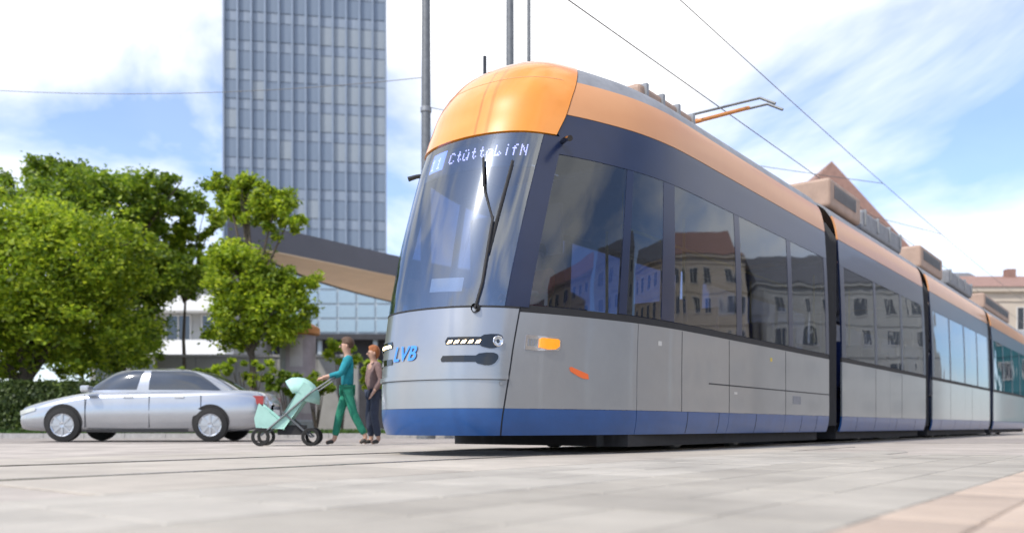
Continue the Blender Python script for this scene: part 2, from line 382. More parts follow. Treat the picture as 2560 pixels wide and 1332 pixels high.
# dashboard follows the nose
dv = []; df = []
for i in range(21):
    a = lerp(-.95, .95, i/20)
    p = S(a, 1.40, -.06); p2 = Vector((1.15, p.y*.9, 1.34)); dv += [p, p2, Vector((p.x, p.y, .9)), Vector((1.15, p.y*.9, .9))]
for i in range(20):
    q_ = i*4; df += [(q_, q_+4, q_+5, q_+1), (q_+2, q_+6, q_+4, q_), (q_+1, q_+5, q_+7, q_+3)]
link('dashboard', mesh('dashboard', dv, df, M['under']), tram)
# destination display: dark box behind the glass with lit dots
panel('display_box', lambda s, t: (lerp(-.97, .62, s), lerp(2.90, 3.22, t)), 30, 6, M['black'], tram, -.05, .03)
GL = {
 'C': ["01110","10001","10000","10000","10000","10001","01110"],
 't': ["00100","00100","01110","00100","00100","00101","00010"],
 'u': ["01010","00000","10001","10001","10001","10011","01101"],
 'o': ["00000","00000","01110","10001","10001","10001","01110"],
 'L': ["10000","10000","10000","10000","10010","10101","11110"],
 'i': ["00100","00000","00100","00100","00100","00100","00100"],
 'f': ["00110","01000","11100","01000","01000","01000","01000"],
 'N': ["10001","11001","10101","10101","10011","10001","10001"],
 '1': ["00100","01100","00100","00100","00100","00100","01110"],
}
def dots(txt, a0, z0, p, adv, m, name, off):
    v_ = []; f_ = []
    for ci, ch in enumerate(txt):
        g_ = GL[ch]
        for r in range(7):
            for c in range(5):
                if g_[r][c] == '1':
                    a = a0+ci*adv+c*p; z = z0+(6-r)*p*1.12; b = len(v_); h = p*.43
                    # a runs from the near corner (-) to the far corner (+): text reads from far side to near side
                    for (da, dz) in ((-h, -h), (h, -h), (h, h), (-h, h)): v_.append(S(-(a+da), z+dz, off))
                    f_.append((b, b+1, b+2, b+3))
    o = link(name, mesh(name, v_, f_, m), tram); o['kind'] = 'stuff'; return o
dots('CtuttoLifN', -.10, 3.02, .0162, .1000, M['ledtext'], 'display_text', -.044)
panel('line_number_field', lambda s, t: (lerp(.20, .47, s), lerp(2.98, 3.20, t)), 8, 4, M['ledblue'], tram, -.046, .004)
dots('11', -.44, 3.01, .0170, .12, M['ledtext'], 'line_number', -.040)
# headlights
def curved_shape(name, poly, m, off, thick=.02, parent=tram):
    bm = bmesh.new(); vv = [bm.verts.new((a, z, 0)) for a, z in poly]; bm.faces.new(vv)
    bmesh.ops.triangulate(bm, faces=bm.faces[:]); bmesh.ops.subdivide_edges(bm, edges=bm.edges[:], cuts=2, use_grid_fill=True)
    r = bmesh.ops.extrude_face_region(bm, geom=bm.faces[:]); ext = [e for e in r['geom'] if isinstance(e, bmesh.types.BMVert)]
    for e in ext: e.co.z = 1
    for vtx in bm.verts:
        lay = off if vtx.co.z < .5 else off-thick; vtx.co = S(vtx.co.x, vtx.co.y, lay)
    bmesh.ops.recalc_face_normals(bm, faces=bm.faces)
    me = bpy.data.meshes.new(name); bm.to_mesh(me); bm.free(); me.materials.append(m)
    return link(name, me, parent)
def lamp_outline(a0, a1, ab, zc, hb, hs, sg, drop=0):
    # slim bar from a0 to a1, widening into a rounded blob up to ab; a grows toward the near corner (negative arc)
    P = [(a0+.01, zc-hs*.8+drop), (a0, zc+drop)]
    P += [(a0+.02, zc+hs)]
    P += [(a1, zc+hs), (a1+.03, zc+hs+.02), (a1+.06, zc+hb-.005), (a1+.09, zc+hb)]
    P += [(ab-.05, zc+hb), (ab-.015, zc+hb-.012), (ab, zc+hb*.45), (ab-.004, zc), (ab-.03, zc-hb*.6), (ab-.06, zc-hb*.92), (ab-.09, zc-hb), (a1+.09, zc-hb), (a1+.05, zc-hb+.01), (a1+.02, zc-hs-.012), (a1, zc-hs*.9)]
    return [(-sg*a, z) for a, z in P]
for sg in (1, -1):
    curved_shape('headlight_housing', lamp_outline(.36, .70, .915, 1.095, .068, .040, sg), M['black'], .008)
    curved_shape('fog_lamp_housing', lamp_outline(.33, .67, .885, .925, .060, .032, sg), M['black'], .008)
    for i in range(5):
        a = .405+i*.068
        curved_shape('led_lamp', [(-sg*(a-.022), 1.071), (-sg*(a+.018), 1.078), (-sg*(a+.030), 1.105), (-sg*(a-.004), 1.100)], M['led'], .013, .004)
    c = S(-sg*.868, 1.095, .010); nrm = (S(-sg*.868, 1.095, .05)-c).normalized()
    T = nrm.to_track_quat('Z', 'Y').to_matrix().to_4x4(); T.translation = c
    lb = MB().lathe([(.050, -.004), (.052, .006), (.046, .010), (.040, .004), (.020, -.002), (.001, -.004)], 20); lb.v = [tuple(T @ Vector(p)) for p in lb.v]
    lo = lb.build('projector_lamp', M['chrome'], tram, True)
    lb = MB().lathe([(.046, .006), (.038, .018), (.022, .025), (.001, .028)], 20); lb.v = [tuple(T @ Vector(p)) for p in lb.v]
    lb.build('lens', M['lens'], lo, True)
    # corner indicator
    base = [(1.155, 1.03), (1.15, 1.16), (1.17, 1.172), (1.50, 1.165), (1.56, 1.15), (1.565, 1.06), (1.545, 1.035), (1.30, 1.022)]
    curved_shape('indicator_housing', [(-sg*a, z) for a, z in base], M['chrome'], .006)
    ind = curved_shape('indicator', [(-sg*a, z) for a, z in [(1.31, 1.055), (1.31, 1.140), (1.33, 1.150), (1.52, 1.145), (1.54, 1.13), (1.54, 1.075), (1.50, 1.045), (1.42, 1.038)]], M['amber'], .022)
    for j in range(3):
        curved_shape('side_marker', [(-sg*(1.185+j*.035), 1.065), (-sg*(1.210+j*.035), 1.065), (-sg*(1.210+j*.035), 1.135), (-sg*(1.185+j*.035), 1.135)], M['lens'], .018)
    st = [(1.70, .835), (1.685, .872), (1.71, .882), (1.78, .860), (1.93, .815), (1.94, .765), (1.87, .768), (1.80, .790)]
    if sg == 1: curved_shape('orange_sticker', [(-a, z) for a, z in st], M['sticker'], .004, .003)
# bumper step and small details on the front
panel('bumper_crease', lambda s, t: (lerp(-.985, .985, s), lerp(.735, .775, t)), 50, 2, M['silver'], tram, .020, .03)
panel('bumper_shadow_gap', lambda s, t: (lerp(-.965, .965, s), lerp(.727, .731, t)), 50, 1, M['seam'], tram, .003, .02)
curved_shape('tow_cover_latch', [(-.935, .68), (-.905, .68), (-.905, .71), (-.935, .71)], M['steel'], .008, .01)
def flat_text(txt, size):
    cu = bpy.data.curves.new('txt', 'FONT'); cu.body = txt; cu.size = size; cu.resolution_u = 3; cu.space_character = 1.05; cu.offset = .004
    o = bpy.data.objects.new('txt', cu); col.objects.link(o); dg = bpy.context.evaluated_depsgraph_get(); me = o.evaluated_get(dg).to_mesh()
    V = [tuple(v.co) for v in me.vertices]; F = [tuple(p.vertices) for p in me.polygons]
    bpy.data.objects.remove(o); return V, F
V, F = flat_text('LVB', .20)
xw = max(v[0] for v in V); vv = [S(-(v[0]-xw*.5+v[1]*.25)+.14, .93+v[1], .012) for v in V]
link('logo_lettering', mesh('logo_lettering', vv, F, M['logo']), tram)
# wiper: arm rises from the base and splits
def spt(a, z, o_=.04): return S(a, z, o_)
wp = MB().tube([spt(-.62, 1.40, .03), spt(-.66, 1.65, .05), spt(-.66, 2.05, .055), spt(-.655, 2.30, .05)], .014, 8)
wpo = wp.build('wiper_arm', M['rubber'], tram, True)
MB().tube([spt(-.655, 2.28, .05), spt(-.50, 2.62, .04), spt(-.42, 2.95, .03)], .012, 8).build('wiper_link', M['rubber'], tram, True)
MB().tube([spt(-.67, 1.95, .03), spt(-.70, 2.35, .03), spt(-.735, 2.90, .03)], .016, 6).build('wiper_blade', M['rubber'], tram, True)
MB().lathe([(.04, -.02), (.04, .03), (.02, .04), (.001, .04)], 14, 'x', spt(-.62, 1.41, .02)).build('wiper_pivot', M['rubber'], tram, True)
# side mirror camera pods
for sg in (-1, 1):
    p = S(sg*1.28, 3.18, .02); MB().tube([p, p+Vector((-.10, sg*.12, -.02)), p+Vector((-.16, sg*.20, -.05))], [.03, .025, .03], 8).build('mirror_camera', M['black'], tram, True)
# underframe, bogies
for (a, b) in ((1.9, 8.0), (9.0, 15.0), (16.0, 23.9), (24.8, 32.8)):
    MB().box(a, b, -1.24, 1.24, .07, .298).build('underframe', M['under'], tram)
for u in (3.6, 5.4, 11.4, 13.0, 18.0, 20.0, 27.0, 29.0):
    for y in (-.9, .9):
        MB().lathe([(.0, -.06), (.30, -.06), (.33, -.03), (.33, .06), (.0, .06)], 28, 'y', (u, y, .33)).build('wheel', M['steel'], tram, True)
# roof equipment
def roofbox(u0, u1, hw, z0, z1, m, name='roof_equipment'):
    o = MB().box(u0, u1, -hw, hw, z0, z1).build(name, m, tram); bevel(o, .06, 3); return o
roofbox(3.2, 4.8, .65, 4.24, 4.54, M['tan']); roofbox(9.3, 11.2, 1.05, 4.2, 4.72, M['tan']); roofbox(11.5, 14.6, 1.0, 4.2, 4.6, M['roofgrey'])
roofbox(16.5, 19.0, 1.0, 4.2, 4.75, M['tan']); roofbox(19.6, 23.0, 1.05, 4.2, 4.6, M['roofgrey']); roofbox(25.5, 31.0, 1.0, 4.2, 4.7, M['tan'])
MB().tube([(1.6, .5, 4.2), (1.6, .5, 4.6)], .02, 8).build('antenna', M['black'], tram, True)
pb = MB(); pb.box(5.4, 7.4, -.55, -.47, 4.44, 4.52); pb.box(5.4, 7.4, .47, .55, 4.44, 4.52); pb.box(5.4, 5.5, -.55, .55, 4.44, 4.52); pb.box(7.3, 7.4, -.55, .55, 4.44, 4.52)
for u in (5.45, 7.35):
    for y in (-.5, .5): pb.lathe([(.05, 4.32), (.09, 4.35), (.05, 4.38), (.09, 4.41), (.05, 4.45)], 10, 'z', (u, y, 0))
po = pb.build('pantograph', M['copper'], tram)
MB().tube([(7.2, 0, 4.52), (5.7, 0, 4.85)], .05, 8).build('lower_arm', M['copper'], po, True)
ub = MB(); ub.tube([(5.7, -.05, 4.85), (7.1, -.45, 5.42)], .03, 8); ub.tube([(5.7, .05, 4.85), (7.1, .45, 5.42)], .03, 8); ub.tube([(5.7, -.3, 4.85), (5.7, .3, 4.85)], .03, 8)
ub.build('upper_arm', M['copper'], po, True)
for du in (-.16, .16):
    MB().tube([(7.1+du, -.95, 5.32), (7.1+du, -.7, 5.47), (7.1+du, .7, 5.47), (7.1+du, .95, 5.32)], .022, 8).build('contact_strip', M['darksteel'], po, True)
for u0, u1, hw, z1 in ((9.3, 11.2, 1.05, 4.72), (16.5, 19.0, 1.0, 4.75), (25.5, 31.0, 1.0, 4.7)):
    g = MB()
    n_ = int((u1-u0-.5)/.09)
    for i in range(n_): g.box(u0+.25+i*.09, u0+.29+i*.09, -hw-.012, -hw+.01, z1-.34, z1-.10)
    o = g.build('louvre', M['darksteel'], tram)
for u0, u1, hw, z1 in ((3.2, 4.8, .65, 4.54), (11.5, 14.6, 1.0, 4.6), (19.6, 23.0, 1.05, 4.6)):
    for i in range(4):
        u = lerp(u0+.15, u1-.15, i/3); MB().box(u-.03, u+.03, -hw-.03, hw+.03, z1-.30, z1+.012).build('strap', M['steel'], tram)
for y in (-.35, -.25): MB().tube([(4.8, y, 4.47), (5.1, y, 4.50), (7.6, y, 4.48), (9.3, y, 4.52)], .02, 6).build('roof_cable', M['rubber'], tram, True)
# skirt hatches, joints and small labels
for u in (3.05, 3.9, 5.1, 6.9, 7.6, 9.8, 11.0, 12.6, 14.2, 16.9, 18.6, 20.8, 22.4):
    panel('skirt_joint', (lambda s, t, u=u: (-lerp(arc_of_u(u), arc_of_u(u)+.010, s), lerp(.21, .455, t))), 1, 3, M['seam'], tram, .002, .006)
for u in (2.9, 4.2, 6.2, 11.0, 13.0, 18.0, 21.0):
    panel('panel_joint', (lambda s, t, u=u: (-lerp(arc_of_u(u), arc_of_u(u)+.008, s), lerp(.46, 1.38, t))), 1, 6, M['seam'], tram, .002, .006)
for (u, z, du, dz, mm) in ((2.4, 1.18, .06, .05, 'wframe'), (4.35, .70, .10, .03, 'wframe'), (5.6, 1.20, .07, .05, 'amber2'), (6.5, .62, .34, .12, 'roofgrey')):
    panel('small_hatch' if mm == 'roofgrey' else 'body_label', (lambda s, t, u=u, z=z, du=du, dz=dz: (-lerp(arc_of_u(u), arc_of_u(u)+du, s), lerp(z, z+dz, t))), 2, 2, M[mm], tram, .003, .004)
panel('white_strip', lambda s, t: (lerp(-.42, .0, s), lerp(1.62+.02*s, 1.76+.02*s, t)), 10, 2, M['white'], tram, -.10, .004)  # flat white strip added behind the glass to show a pale streak
panel('cap_joint', lambda s, t: (lerp(seam(3.9)+.2, -seam(3.9)-.2, s), lerp(3.90, 3.908, t)), 40, 1, M['orange2'], tram, .014, .01)
# rubbing: side body lines
for sg in (-1, 1):
    panel('rub_strip', (lambda s, t, sg=sg: (sg*lerp(arc_of_u(3.6), arc_of_u(8.19), s), lerp(.80, .815, t))), 10, 1, M['seam'], tram, .003, .01)

# ------------------------------------------------------------------ people
def skinned(name, V, E_, m, parent, sub=2):
    me = bpy.data.meshes.new(name); me.from_pydata([v[:3] for v in V], E_, []); me.materials.append(m)
    o = link(name, me, parent); md = o.modifiers.new('skin', 'SKIN'); md.use_smooth_shade = True
    if not me.skin_vertices: 
        bm = bmesh.new(); bm.from_mesh(me); bm.verts.layers.skin.verify(); bm.to_mesh(me); bm.free()
    for i, v in enumerate(V):
        r = v[3] if isinstance(v[3], (tuple, list)) else (v[3], v[3])
        me.skin_vertices[0].data[i].radius = r; me.skin_vertices[0].data[i].use_root = (i == 0)
    s_ = o.modifiers.new('sub', 'SUBSURF'); s_.levels = sub; s_.render_levels = sub
    return o
def person(loc, rz, H, top, bottom, hairm, label, pose, long_hair=False):
    k = H/1.75; r0 = empty('person', loc, rz, label=label, cat='person')
    J = dict(pelvis=(0, 0, .95), waist=(0, 0, 1.08), chest=(0, .01, 1.30), neck=(0, .01, 1.47), jaw=(0, -.015, 1.55), head=(0, -.02, 1.625), crown=(0, -.01, 1.69),
             shl=(-.17, .01, 1.40), shr=(.17, .01, 1.40), hpl=(-.09, 0, .90), hpr=(.09, 0, .90))
    J.update(pose)
    for n_ in ('l', 'r'):
        e, wr = Vector(J['el'+n_]), Vector(J['wr'+n_]); d = (wr-e).normalized(); J['ha'+n_] = tuple(wr+d*.06)
    V = []; E_ = []; ix = {}
    def add(nm, r, co=None): ix[nm] = len(V); c = co or J[nm]; V.append((*[x*k for x in c], r if isinstance(r, tuple) else r)); return ix[nm]
    for nm, r in (('pelvis', (.10, .075)), ('waist', (.095, .070)), ('chest', (.135, .095)), ('neck', .048), ('jaw', (.058, .070)), ('head', (.078, .095)), ('crown', (.055, .065))): add(nm, r)
    for a, b in (('pelvis', 'waist'), ('waist', 'chest'), ('chest', 'neck'), ('neck', 'jaw'), ('jaw', 'head'), ('head', 'crown')): E_.append((ix[a], ix[b]))
    for s_ in 'lr':
        for nm, r in (('sh'+s_, .055), ('el'+s_, .040), ('wr'+s_, .028), ('ha'+s_, (.036, .018))): add(nm, r)
        for a, b in (('chest', 'sh'+s_), ('sh'+s_, 'el'+s_), ('el'+s_, 'wr'+s_), ('wr'+s_, 'ha'+s_)): E_.append((ix[a], ix[b]))
        d = (Vector(J['ha'+s_])-Vector(J['wr'+s_])).normalized(); sd_ = d.cross(Vector((0, 1, 0))); sd_ = sd_.normalized() if sd_.length > .1 else Vector((1, 0, 0)); dn = Vector((0, -.3, -.4))
        for f_, (o_, l_) in enumerate(((-.027, .060), (-.009, .070), (.009, .066), (.027, .052))):
            b0 = Vector(J['ha'+s_])+sd_*o_+d*.015; b1 = b0+d*l_*.55; b2 = b1+(d+dn).normalized()*l_*.5
            i0 = add('f%s%d' % (s_, f_), .009, tuple(b0)); i1 = add('g%s%d' % (s_, f_), .008, tuple(b1)); i2 = add('h%s%d' % (s_, f_), .006, tuple(b2)); E_ += [(ix['ha'+s_], i0), (i0, i1), (i1, i2)]
        t0 = Vector(J['wr'+s_])+sd_*-.035+d*.03; t1 = t0+(d*.5-sd_*.7).normalized()*.045; i0 = add('t'+s_, .012, tuple(t0)); i1 = add('u'+s_, .009, tuple(t1)); E_ += [(ix['wr'+s_], i0), (i0, i1)]
        for nm, r in (('hp'+s_, .060), ('kn'+s_, .055), ('an'+s_, .038), ('to'+s_, (.036, .026))): add(nm, r)
        for a, b in (('pelvis', 'hp'+s_), ('hp'+s_, 'kn'+s_), ('kn'+s_, 'an'+s_), ('an'+s_, 'to'+s_)): E_.append((ix[a], ix[b]))
    skinned('body', V, E_, M['skin'], r0)
    def part(nm, m, ch, edges):
        W_ = [(*[x*k for x in c], r) for c, r in ch]; skinned(nm, W_, edges, m, r0)
    j = lambda n_: J[n_]; mid = lambda a, b, t: tuple(lerp(x, y, t) for x, y in zip(J[a], J[b]))
    part('shirt', top, [(j('chest'), (.150, .112)), (j('waist'), (.135, .105)), ((0, 0, .89), (.138, .112)), (mid('chest', 'neck', .6), (.085, .075)),
                        (j('shl'), .070), (j('ell'), .054), (mid('ell', 'wrl', .85), .042), (j('shr'), .070), (j('elr'), .054), (mid('elr', 'wrr', .85), .042)],
         [(0, 1), (1, 2), (0, 3), (0, 4), (4, 5), (5, 6), (0, 7), (7, 8), (8, 9)])
    part('trousers', bottom, [(j('pelvis'), (.118, .095)), (j('hpl'), .084), (j('knl'), .070), (mid('knl', 'anl', .88), .058), (j('hpr'), .084), (j('knr'), .070), (mid('knr', 'anr', .88), .058)],
         [(0, 1), (1, 2), (2, 3), (0, 4), (4, 5), (5, 6)])
    for s_ in 'lr':
        a, t = J['an'+s_], J['to'+s_]
        part('shoe', M['shoe'], [((a[0], a[1], a[2]-.02), .048), (tuple(lerp(x, y, .5) for x, y in zip(a, t)), (.047, .036)), (t, (.042, .03))], [(0, 1), (1, 2)])
    h = Vector(J['head']); hv = []; hf = []; hr = random.Random(3)
    for i in range(15):
        ph = PI*i/14
        for q in range(22):
            th = 2*PI*q/22; d = Vector((math.sin(ph)*math.cos(th), math.sin(ph)*math.sin(th), math.cos(ph)))
            low = 2.0 if long_hair else 1.15
            k2 = 1.0 if (d.y > -.25 or d.z > .45) else .72
            p = Vector((d.x*.099, d.y*.118+.020, d.z*(.108 if d.z > 0 else .085*low)+.035))*(k2*(1+hr.uniform(-.035, .035)))
            if d.z < -.1 and d.y < .1: p = Vector((p.x*.7, p.y*.5+.03, p.z))
            hv.append((h+p)*k)
    for i in range(14):
        for q in range(22): hf.append((i*22+q, i*22+(q+1) % 22, (i+1)*22+(q+1) % 22, (i+1)*22+q))
    link('hair', mesh('hair', hv, hf, hairm, True), r0)
    for s_ in (-1, 1):
        e = MB().lathe([(.001, -.011), (.009, -.006), (.011, 0), (.009, .006), (.001, .011)], 8); e.build('eye', M['black'], r0, True, loc=tuple((h+Vector((s_*.032, -.083, -.002)))*k))
        e = MB().lathe([(.001, -.03), (.012, -.02), (.016, 0), (.012, .02), (.001, .03)], 8); e.build('ear', M['skin'], r0, True, loc=tuple((h+Vector((s_*.079, .01, -.015)))*k))
    nb = MB(); nb.v = [(-.012, -.088, -.035), (.012, -.088, -.035), (0, -.108, -.030), (0, -.088, .005)]; nb.f = [(0, 1, 2), (0, 2, 3), (1, 3, 2)]; nb.mi = [0]*3
    nb.build('nose', M['skin'], r0, loc=tuple(h*k))
    mb_ = MB().box(-.022, .022, -.0835, -.078, -.058, -.050); mb_.build('mouth', M['mauve'], r0, loc=tuple(h*k))
    return r0
def gp(px, Y): return (px-1280)/2100*Y

# ------------------------------------------------------------------ ground
def sheet(name, pts, z, m, label=None):
    o = link(name, mesh(name, [(x, y, z) for x, y in pts], [tuple(range(len(pts)))], m)); tag(o, kind='structure'); return o
sheet('ground', [(-1500, -60), (1500, -60), (1500, 2500), (-1500, 2500)], 0, M['conc'])
CX, CY, sx_, sy_ = -.909, 8.236, .616, .788
def TW(u, v): return (CX+u*sx_-v*sy_, CY+u*sy_+v*sx_)
TRZ = math.atan2(sy_, sx_)
track = empty('track', (CX, CY, 0), TRZ, kind='structure')
for y in (-.9, .9):
    r_ = MB().box(-14, 60, y-.035, y+.035, -.1, .016).build('rail', M['rail'], track)
    MB().box(-14, 60, y+.036 if y < 0 else y-.080, y+.080 if y < 0 else y-.036, -.1, .006).build('rail_groove', M['groove'], track)
pav = empty('pavement', (CX, CY, 0), TRZ, kind='structure')
def tile_mesh(lx, ly, m, name, n=3):
    out = []
    for _ in range(n):
        h = .012+rnd.uniform(-.0015, .0015); b = .006; x, y = lx/2-.005, ly/2-.005
        vs_ = [(-x, -y, -.03), (x, -y, -.03), (x, y, -.03), (-x, y, -.03), (-x, -y, h-b), (x, -y, h-b), (x, y, h-b), (-x, y, h-b), (-x+b, -y+b, h), (x-b, -y+b, h), (x-b, y-b, h), (-x+b, y-b, h)]
        fs = [(8, 9, 10, 11)]+[(i, (i+1) % 4, 4+(i+1) % 4, 4+i) for i in range(4)]+[(4+i, 4+(i+1) % 4, 8+(i+1) % 4, 8+i) for i in range(4)]
        out.append(mesh(name, vs_, fs, m))
    return out
def vis(u, v, far):
    x, y = TW(u, v); return 1.9 < y < far and abs(x/y) < .72 and y > 2.0
count = 0
strips = [(-.86+.0, .86, 'in', 1.72), (-2.30, -.94, 'out', 1.36), (.94, 2.3, 'out', 1.36)]
def strip(vc, wv, lu, meshes, u0, u1, far, nm):
    global count
    u = u0+lu/2; i = 0
    while u < u1:
        if vis(u, vc, far):
            o = link(nm, rnd.choice(meshes), pav); o.location = (u, vc, rnd.uniform(-.0008, .0008)); count += 1
        u += lu; i += 1
cr = tile_mesh(1.2, 1.60, M['slab3'], 'track_slab')
strip(0, 1.60, 1.2, cr, -9, 12, 12, 'track_slab')
cr2 = tile_mesh(1.2, 1.30, M['slab3'], 'track_slab')
strip(-1.60, 1.30, 1.2, cr2, -9, 12, 12, 'track_slab'); strip(1.65, 1.3, 1.2, cr2, -9, 12, 12, 'track_slab')
g1 = tile_mesh(.60, .40, M['slab'], 'paving_slab'); g2 = tile_mesh(.60, .40, M['slab2'], 'paving_slab')
v = -2.25-.2
while v > -3.55: strip(v, .4, .6, g1, -7+(.3 if int(v*5) % 2 else 0), 8, 9.5, 'paving_slab'); v -= .4
while v > -4.9: strip(v, .4, .6, g2, -7+(.3 if int(v*5) % 2 else 0), 6, 8.5, 'paving_slab'); v -= .4
v -= -.05
b1 = tile_mesh(.30, .30, M['beige'], 'paving_tile', 2)+tile_mesh(.30, .30, M['beige2'], 'paving_tile', 1)
c0 = count
while v > -8.4 and count-c0 < 190:
    strip(v, .3, .3, b1, -7, 3, 6.0, 'paving_tile'); v -= .3
print('paving pieces', count)
sheet('street', [(-60, 15.0), (40, 15.0), (40, 20.5), (-60, 20.5)], .004, M['asphalt'])
kb = empty('kerb', (0, 20.6, 0), kind='structure')
km = MB().box(-.495, .495, 0, .16, -.05, .13).me('kerb_stone', M['kerb'])
for i in range(34):
    o = link('kerb_stone', km, kb); o.location = (-24+i*1.0, 0, rnd.uniform(-.004, .004))
MB().box(-60, 2.5, 20.78, 26.5, -.05, .11).build('verge', M['soil']); bpy.data.objects['verge']['kind'] = 'structure'

# ------------------------------------------------------------------ buildings
def window_meshes(wd, ht, pane, frame, nm=''):
    f = MB(); t = .07
    f.box(-wd/2, wd/2, -.05, .06, 0, t); f.box(-wd/2, wd/2, -.05, .06, ht-t, ht); f.box(-wd/2, -wd/2+t, -.045, .06, t, ht-t); f.box(wd/2-t, wd/2, -.045, .06, t, ht-t); f.box(-.03, .03, -.04, .06, t, ht-t)
    p = MB().box(-wd/2+.02, wd/2-.02, 0, .03, .02, ht-.02)
    return f.me('window', frame), p.me('pane', pane)
def add_window(root, fm, pm, loc, rz=0):
    f = link('window', fm, root); f.location = loc; f.rotation_euler = (0, 0, rz); p = link('pane', pm, f); return f
# tower
tw = empty('office_tower', (gp(765, 90), 90, 0), math.radians(8.7), label='tall blue grey glass and panel tower rising past the top of the frame', cat='tower')
TWD = 16.9
MB().box(-TWD/2, TWD/2, .12, 15, 0, 62).build('wall', M['tower'], tw)
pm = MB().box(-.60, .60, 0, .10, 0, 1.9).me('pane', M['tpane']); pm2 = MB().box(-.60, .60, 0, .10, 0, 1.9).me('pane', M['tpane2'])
sp = MB().box(-TWD/2+.1, TWD/2-.1, .03, .118, 0, 1.0).me('spandrel', M['tower']); bays = 12; bw = TWD/bays
for f in range(18):
    z = 6+f*3.1
    o = link('spandrel', sp, tw); o.location = (0, 0, z)
    for b in range(bays):
        x = -TWD/2+(b+.5)*bw; pale_pane = (b >= 7 and 26 < z+f*.0 < 41 and b >= 7+(z-26 < 6)*1) or rnd.random() < .06  # upper right block paints a reflection into pane colour; random ones are blinds
        o = link('pane', pm2 if pale_pane else pm, tw); o.location = (x, .0, z+1.1)
for b in range(bays+1):
    MB().box(-.09, .09, -.35, .117, 4, 61.5).build('fin', M['towerfin'], tw, loc=(-TWD/2+b*bw, 0, 0)) if b in (0, bays) else link('fin', FM, tw).__setattr__('location', (-TWD/2+b*bw, 0, 0)) if b > 1 else globals().__setitem__('FM', MB().box(-.09, .09, -.35, .117, 4, 61.5).me('fin', M['towerfin'])) or link('fin', FM, tw).__setattr__('location', (-TWD/2+b*bw, 0, 0))
MB().box(-TWD/2-.2, TWD/2+.2, -.4, 15.2, 62, 63).build('roof', M['tower'], tw)

# curved canopy building
cn = empty('station_canopy', (-6.5, 34, 0), label='large curved grey canopy with a brown underside beside the tower', cat='canopy')
near = [(-9.25, 27.3), (-8.9, 28.3), (-6.9, 31), (-4.7, 34), (-2, 37), (2, 40)]
far = [(4, 46), (-1, 45.5), (-4, 43.5), (-6.0, 40.4), (-8.1, 35), (-8.95, 30.5), (-9.28, 28.0)]
def smooth_line(p, n=6): return dense(p, n)
poly = smooth_line(near)+smooth_line(far)
poly = [(x+6.5, y-34) for x, y in poly]
MB().prism(poly, 6.38, 7.20).build('fascia', M['fascia'], cn)
cx_ = sum(p[0] for p in poly)/len(poly); cy_ = sum(p[1] for p in poly)/len(poly)
inner = [(cx_+(x-cx_)*.975, cy_+(y-cy_)*.985) for x, y in poly]
MB().prism(inner, 6.34, 6.378).build('soffit', M['soffit'], cn)
fl = smooth_line(far); MB().tube([(x+6.5, y-34, 6.36) for x, y in fl], .07, 6).build('edge_trim', M['dark'], cn)
for (x, y) in ((-4.6, 38.5), (-1.5, 42.5), (2.2, 43)):
    MB().lathe([(.22, 0), (.22, 6.2), (.40, 6.33)], 20, 'z', (x+6.5, y-34, .11)).build('column', M['steel'], cn, True)

# glazed building under the canopy
gb = empty('glazed_building', (gp(900, 60), 60, 0), label='low pale blue glazed building seen below the canopy edge', cat='building')
MB().box(-7.2, 14, .2, 14, 6.9, 11.2).build('wall', M['mull'], gb)
MB().box(-6.6, 13.5, 1.5, 13, .11, 6.9).build('ground_floor', M['dark'], gb)
MB().box(-7.4, 14.2, 0, 14.2, 11.2, 11.6).build('roof', M['white'], gb)
MB().box(-7.4, 14.2, 0, .4, 6.5, 6.9).build('floor_band', M['dark'], gb)
gm = MB().box(-.62, .62, 0, .06, 0, .88).me('pane', M['gpane'])
for i in range(15):
    for j in range(4):
        o = link('pane', gm, gb); o.location = (-6.4+i*1.36, .12, 7.05+j*1.03)
for i in range(6):
    MB().box(-.15, .15, .5, .8, .11, 6.5).build('pillar', M['mull'], gb, loc=(-7+i*4, 0, 0))
# white building with balcony bands behind the trees
wb = empty('white_building', (gp(430, 52), 52, 0), label='white building with stacked balcony bands seen through the gap in the trees', cat='building')
MB().box(-5.5, 3.4, .8, 10, 0, 9.3).build('wall', M['greyr'], wb)
bm_ = MB().box(-5.7, 3.5, -.5, .9, 0, .95).me('balcony', M['white'])
fm, pmm = window_meshes(1.6, 1.7, M['wpane'], M['wframe'])
for j in range(3):
    o = link('balcony', bm_, wb); o.location = (0, 0, 1.9+j*2.75)
    for i in range(4): add_window(wb, fm, pmm, (-4.4+i*2.25, .74, .1+j*2.75 if j else .2))
MB().box(-5.9, 3.7, -.4, 10.2, 9.9, 10.3).build('roof', M['white'], wb)
bb = MB().box(-5.5, 3.4, .8, 10, 9.3, 9.9).build('attic_wall', M['greyr'], wb)
